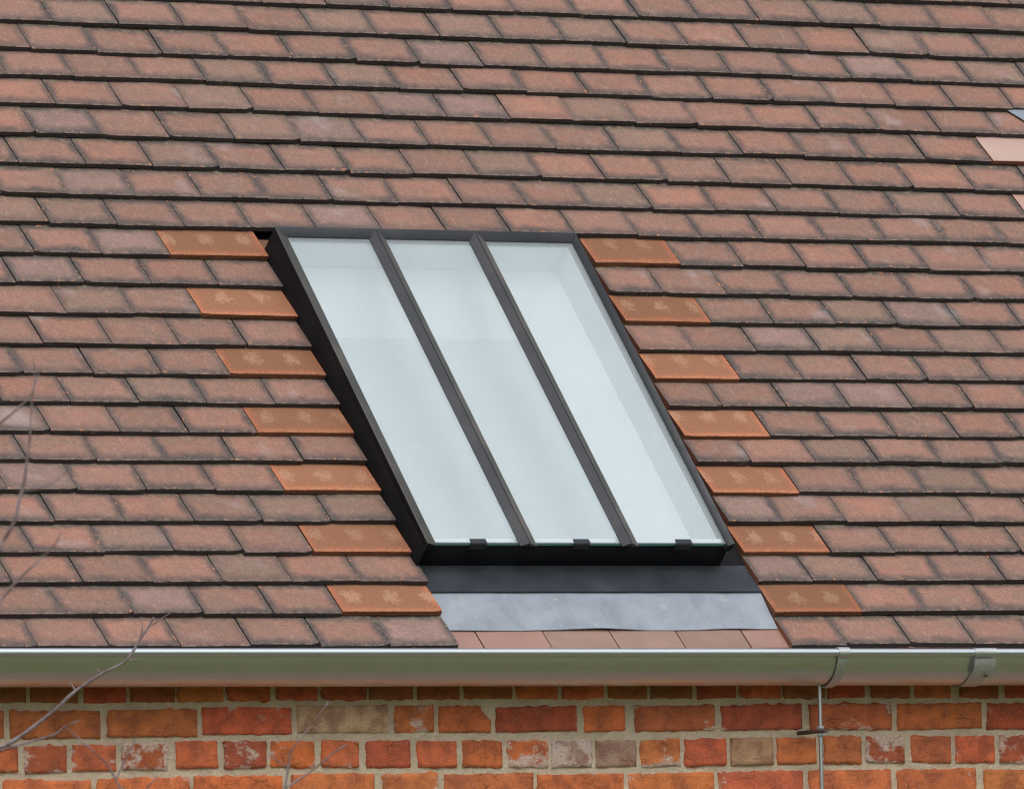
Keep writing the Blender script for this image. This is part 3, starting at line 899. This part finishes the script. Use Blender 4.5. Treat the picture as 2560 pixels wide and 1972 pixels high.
    b = MB(); b.box((xa, xb, sa-0.012, sa-0.0002, hb, hz), RP)
    b.build('reveal', M_WHITE, k)
    b = MB(); b.box((X0+0.005, X1-0.005, 0.585, S1-0.008, -0.1300, hb-0.0125), RP)
    b.box((xa+0.0005, xb-rp+0.004, sa-0.0001, sb-sp+0.004, hb-0.0124, hb-0.0004), RP)
    b.build('back_panel', M_BACK, k)
    # dark apron below the kerb
    b = MB()
    n = 24
    rings = []
    for i in range(n+1):
        x = -0.4372 + (0.3895+0.4372)*i/n
        lip = 0.0006*noise.noise(Vector((x*9, 3, 0)))
        up = 0.0006*noise.noise(Vector((x*11, 7, 0)))
        rings.append([RP(x, 0.5838, -0.0188+up), RP(x, 0.5812, -0.0192+up), RP(x, 0.572, -0.0195+up), RP(x, 0.535, -0.0150+up), RP(x, 0.4945+lip, -0.0085+up*0.5), RP(x, 0.4945+lip, -0.0108+up*0.5), RP(x, 0.540, -0.0180+up), RP(x, 0.5835, -0.0225+up)])
    b.loft(rings)
    b.build('apron', M_APRON, k, smooth=True, autos=0.5)
    return k
skylight()

def lead_flashing():
    b = MB()
    nx, ns = 90, 16
    xa, xb = -0.4372, 0.3895
    def hgt(x, s):
        f = (s-0.385)/0.125
        w = 0.0011*noise.noise(Vector((x*7, s*9, 2))) + 0.0007*noise.noise(Vector((x*22, s*22, 7)))
        edge = 0.0022*max(0, noise.noise(Vector((x*5.2, 4, 1)))) * max(0, 1-f*2.2)
        lift = 0.0045*math.exp(-((x+0.055)/0.07)**2)*max(0, 1-f*1.8)
        return -0.0182 + 0.0050*f + w + edge + lift
    vv = []
    for j in range(ns+1):
        for i in range(nx+1):
            x = xa+(xb-xa)*i/nx
            sb = 0.3872 + 0.0022*noise.noise(Vector((x*5.2, 4, 1))) + 0.0012*noise.noise(Vector((x*14, 8, 1)))
            s = sb + (0.512-sb)*j/ns
            vv.append(RP(x, s, hgt(x, s)))
    W = nx+1; n = len(vv)
    vv += [p - ND*0.0022 for p in vv]
    ff = [[j*W+i, j*W+i+1, (j+1)*W+i+1, (j+1)*W+i] for j in range(ns) for i in range(nx)]
    ff += [[n+k for k in f[::-1]] for f in ff]
    ring = [i for i in range(W)] + [j*W+nx for j in range(1, ns+1)] + [ns*W+i for i in range(nx-1, -1, -1)] + [j*W for j in range(ns-1, 0, -1)]
    ff += [[ring[q], n+ring[q], n+ring[(q+1) % len(ring)], ring[(q+1) % len(ring)]] for q in range(len(ring))]
    b.add(vv, ff)
    o = b.build('lead_flashing', M_LEAD, smooth=True, autos=0.8)
    tag(o, 'pale grey lead sheet dressed over the tiles below the skylight', 'flashing')
    b = MB()
    rings = []
    for s, h, x in ((2.028, 0.0035, 1.7990), (2.06, -0.0005, 1.7788), (2.085, -0.004, 1.7635), (2.118, -0.0085, 1.743)):
        rings.append([RP(x, s, h-0.002), RP(x, s, h), RP(2.3, s, h+0.001), RP(2.3, s, h-0.001)])
    b.loft(rings)
    o = b.build('lead_soaker', M_LEAD)
    tag(o, 'small bright lead corner between tiles at the right edge of the roof', 'flashing')
lead_flashing()

# ------------------------------------------------------------------ gutter
def gutter():
    g = empty('gutter', (0, 0.214, 2.15), 'half-round galvanised steel gutter along the eaves', 'gutter')
    RG, YC = 0.0695, 0.2135
    def zb(x): return 2.2209 - 0.0045*(x+0.35)       # bead centre, with the fall of the gutter
    XA, XB = -3.0, 2.8
    b = MB()
    n = 40
    prof = [math.pi + math.pi*i/n for i in range(n+1)]
    rings = []
    for x in (XA, -1.5, -0.5, 0.5, 1.5, XB):
        o_ = [Vector((x, YC+RG*math.cos(a), zb(x)+RG*math.sin(a))) for a in prof]
        i_ = [Vector((x, YC+(RG-0.0014)*math.cos(a), zb(x)+(RG-0.0014)*math.sin(a))) for a in prof[::-1]]
        rings.append(o_+i_)
    b.loft(rings)
    b.build('trough', M_GALV, g, smooth=True, autos=0.7)
    b = MB()
    b.tube([(x, YC-RG-0.0045, zb(x)) for x in (XA, -1.5, -0.5, 0.5, 1.5, XB)], 0.0089, 24)
    b.build('bead', M_BEAD, g, smooth=True, autos=0.9)
    # strap hanger
    def strap(b, x0, x1, a0, a1, off, th, mi=0, m=28):
        rings = []
        for i in range(m+1):
            a = a0+(a1-a0)*i/m
            def q(x, r): return Vector((x, YC+r*math.cos(a), zb(x)+r*math.sin(a)))
            rings.append([q(x0, RG+off), q(x1, RG+off), q(x1, RG+off+th), q(x0, RG+off+th)])
        b.loft(rings, mi)
    def hook(b, x0, x1, r, th, a0, a1, m=14):
        rings = []
        yc = YC-RG-0.0045
        for i in range(m+1):
            a = a0+(a1-a0)*i/m
            def q(x, rr): return Vector((x, yc+rr*math.cos(a), zb(x)+rr*math.sin(a)))
            rings.append([q(x0, r), q(x1, r), q(x1, r+th), q(x0, r+th)])
        b.loft(rings)
    b = MB()
    hook(b, 0.4565, 0.4845, 0.0092, 0.0028, math.radians(20), math.radians(285))
    b.build('bracket_hook', M_GALV2, g, smooth=True, autos=0.6)
    b = MB()
    strap(b, 0.4590, 0.4815, math.radians(186), math.radians(350), 0.0022, 0.0032)
    b.build('bracket_strap', M_GALV2, g, smooth=True, autos=0.6)
    # gutter union with its clip plate
    b = MB()
    strap(b, 0.8085, 0.8535, math.radians(184), math.radians(350), 0.0010, 0.0022)
    b.build('union_strap', M_GALV2, g, smooth=True, autos=0.6)
    b = MB()
    hook(b, 0.8070, 0.8615, 0.0090, 0.0016, math.radians(40), math.radians(250))
    strap(b, 0.8070, 0.8615, math.radians(190), math.radians(222), 0.0100, 0.0016, m=10)
    c = b.build('union_clip', M_GALV2, g, smooth=True, autos=0.6)
    b = MB()
    a = math.radians(216)
    p = Vector((0.8405, YC+(RG+0.0125)*math.cos(a), zb(0.84)+(RG+0.0125)*math.sin(a)))
    b.tube([p, p+Vector((0.001, math.cos(a)*0.004, math.sin(a)*0.004))], [0.0045, 0.0042], 10)
    b.build('rivet', M_RUST, c, smooth=True, autos=0.7)
    for xx in (0.8155, 0.852):
        b = MB()
        a = math.radians(112)
        p = Vector((xx, YC-RG-0.0045+0.0105*math.cos(a), zb(xx)+0.0105*math.sin(a)))
        b.tube([p, p+Vector((0, math.cos(a)*0.0005, math.sin(a)*0.0005))], 0.0016, 8)
        b.build('nail_hole', M_BLACK, c)
gutter()

def rod():
    x, y = 0.4553, 0.215
    k = empty('hanger_rod', (x, y, 1.62), 'thin threaded steel rod hanging from the gutter bracket in front of the bricks', 'rod')
    b = MB()
    pts, rad = [], []
    z = 2.150; i = 0
    while z > 1.62:
        pts.append((x, y, z)); rad.append(0.0049 if i % 2 else 0.0043); z -= 0.0011; i += 1
    b.tube(pts, rad, 10)
    b.build('threaded_bar', M_ZINC, k, smooth=True)
    for zz in (2.0560, 2.0405):
        b = MB()
        b.tube([(x, y, zz-0.0035), (x, y, zz+0.0035)], 0.0088, 6)
        b.build('nut', M_ZINC, k, bevel=0.0006)
    b = MB()
    rings = []
    for yy, w, hh in ((0.320, 0.004, 0.004), (0.285, 0.0048, 0.0048), (0.25, 0.0058, 0.0045), (0.232, 0.010, 0.0036), (0.215, 0.0125, 0.0034), (0.200, 0.0105, 0.0034), (0.190, 0.006, 0.0034)):
        zz = 2.0483 + (0.215-yy)*0.012
        xx = x + 0.001
        rings.append([Vector((xx+w*math.cos(t), yy, zz+hh*math.sin(t))) for t in [2*math.pi*q/12 for q in range(12)]])
    b.loft(rings)
    b.build('wall_spike', M_RUST, k, smooth=True, autos=0.9)
rod()

# ------------------------------------------------------------------ bare tree at the left
def bare_tree():
    t = empty('bare_tree', (-2.93, -1.72, 0.0), 'bare leafless sapling whose thin twigs reach in from the left', 'tree')
    T = {
     'A': ([(-2.62,-1.45,1.86),(-2.35,-1.02,1.955),(-2.163,-1.068,2.005),(-2.15,-1.075,2.009),(-2.114,-1.097,2.036),(-2.071,-1.124,2.074),(-2.036,-1.146,2.11),(-1.993,-1.172,2.141),(-1.959,-1.193,2.16),(-1.942,-1.204,2.183),(-1.932,-1.211,2.203),(-1.918,-1.221,2.227),(-1.908,-1.227,2.246)], .0048, .0018),
     'A1': ([(-1.932,-1.211,2.203),(-1.928,-1.215,2.225),(-1.93,-1.215,2.247)], .0019, .0009),
     'A2': ([(-1.918,-1.221,2.227),(-1.898,-1.233,2.241),(-1.88,-1.244,2.255)], .0016, .0007),
     'A3': ([(-2.038,-1.145,2.108),(-2.042,-1.143,2.117),(-2.047,-1.141,2.124)], .0014, .0016),
     'A4': ([(-1.995,-1.171,2.139),(-1.999,-1.17,2.145),(-2.002,-1.168,2.15)], .0013, .0014),
     'A5': ([(-1.954,-1.196,2.165),(-1.944,-1.202,2.165),(-1.934,-1.207,2.167)], .0012, .0012),
     'B': ([(-2.98,-2.1,1.9),(-2.825,-2.417,1.968),(-2.796,-2.434,1.978),(-2.743,-2.465,1.994),(-2.726,-2.475,2.008),(-2.704,-2.488,2.017)], .0030, .0012),
     'B1': ([(-2.726,-2.475,2.008),(-2.689,-2.494,1.97),(-2.663,-2.507,1.942),(-2.648,-2.513,1.913),(-2.641,-2.516,1.897),(-2.635,-2.517,1.87),(-2.731,-2.45,1.67)], .0013, .0022),
     'B2': ([(-2.648,-2.513,1.913),(-2.637,-2.521,1.941),(-2.626,-2.529,1.966),(-2.618,-2.535,1.985)], .0016, .0009),
     'B3': ([(-2.70,-2.46,1.70),(-2.608,-2.534,1.883),(-2.602,-2.538,1.896),(-2.585,-2.549,1.917)], .0022, .0010),
     'L': ([(-3.03,-2.04,1.45),(-2.731,-2.45,1.67),(-2.519,-2.576,1.769),(-2.397,-2.649,1.829)], .008, .0032),
     'C': ([(-2.397,-2.649,1.829),(-2.391,-2.657,1.89),(-2.386,-2.662,1.927),(-2.383,-2.665,1.955),(-2.366,-2.676,1.979),(-2.351,-2.686,2.002),(-2.324,-2.704,2.043)], .0028, .0007),
     'C1': ([(-2.391,-2.656,1.888),(-2.383,-2.661,1.897),(-2.35,-2.681,1.921),(-2.323,-2.699,1.947),(-2.298,-2.714,1.966)], .0022, .0012),
     'C2': ([(-2.387,-2.661,1.929),(-2.402,-2.654,1.939),(-2.414,-2.647,1.952)], .0015, .0012),
     'D': ([(-3.225,-3.382,2.594),(-3.223,-3.381,2.556),(-3.227,-3.376,2.509),(-3.229,-3.371,2.455),(-3.232,-3.367,2.425),(-3.236,-3.363,2.389),(-3.244,-3.356,2.352),(-3.25,-3.351,2.322),(-3.27,-3.337,2.283),(-3.292,-3.322,2.247),(-3.20,-2.62,2.02)], .0009, .0040),
     'D1': ([(-3.36,-3.05,2.34),(-3.289,-3.338,2.466),(-3.272,-3.349,2.483),(-3.248,-3.364,2.505),(-3.229,-3.376,2.528),(-3.217,-3.385,2.563)], .0026, .0010),
     'D2': ([(-3.20,-2.62,2.02),(-3.291,-3.317,2.162),(-3.269,-3.331,2.192),(-3.249,-3.344,2.22),(-3.225,-3.36,2.247),(-3.205,-3.373,2.268),(-3.192,-3.38,2.281),(-3.18,-3.389,2.309)], .0030, .0009),
     'D3': ([(-3.24,-3.359,2.371),(-3.214,-3.375,2.375),(-3.192,-3.388,2.386),(-3.175,-3.398,2.402)], .0012, .0008),
    }
    b = MB()
    b.tube([(-2.93,-1.72,0.0),(-2.95,-1.77,0.32),(-2.99,-1.9,0.9),(-3.03,-2.04,1.47),(-3.17,-2.45,1.95),(-3.36,-3.06,2.34),(-3.42,-3.29,2.79),(-3.45,-3.4,3.3)], [.035,.027,.022,.018,.012,.008,.005,.002], 12)
    b.build('trunk', M_BARK, t, smooth=True)
    b = MB(); b.tube([(-2.95,-1.80,0.7),(-2.85,-1.62,1.3),(-2.62,-1.45,1.86)], [.010,.008,.0049], 10)
    b.build('limb', M_BARK, t, smooth=True)
    rr = random.Random(3)
    for key, (pts, r0, r1) in T.items():
        P = [Vector(p) for p in pts]
        fine, rad = [], []
        for i in range(len(P)-1):
            for q in range(3):
                f = q/3
                p0, p1, p2, p3 = P[max(i-1, 0)], P[i], P[i+1], P[min(i+2, len(P)-1)]
                c = 0.5*((2*p1)+(p2-p0)*f+(2*p0-5*p1+4*p2-p3)*f*f+(3*p1-p0-3*p2+p3)*f**3)
                fine.append(c)
        fine.append(P[-1])
        m = len(fine)-1
        rad = [(r0+(r1-r0)*i/m)*(1+0.16*rr.uniform(-1, 1)) for i in range(m+1)]
        b = MB(); b.tube(fine, rad, 8)
        b.build('twig', M_BARK, t, smooth=True)
bare_tree()
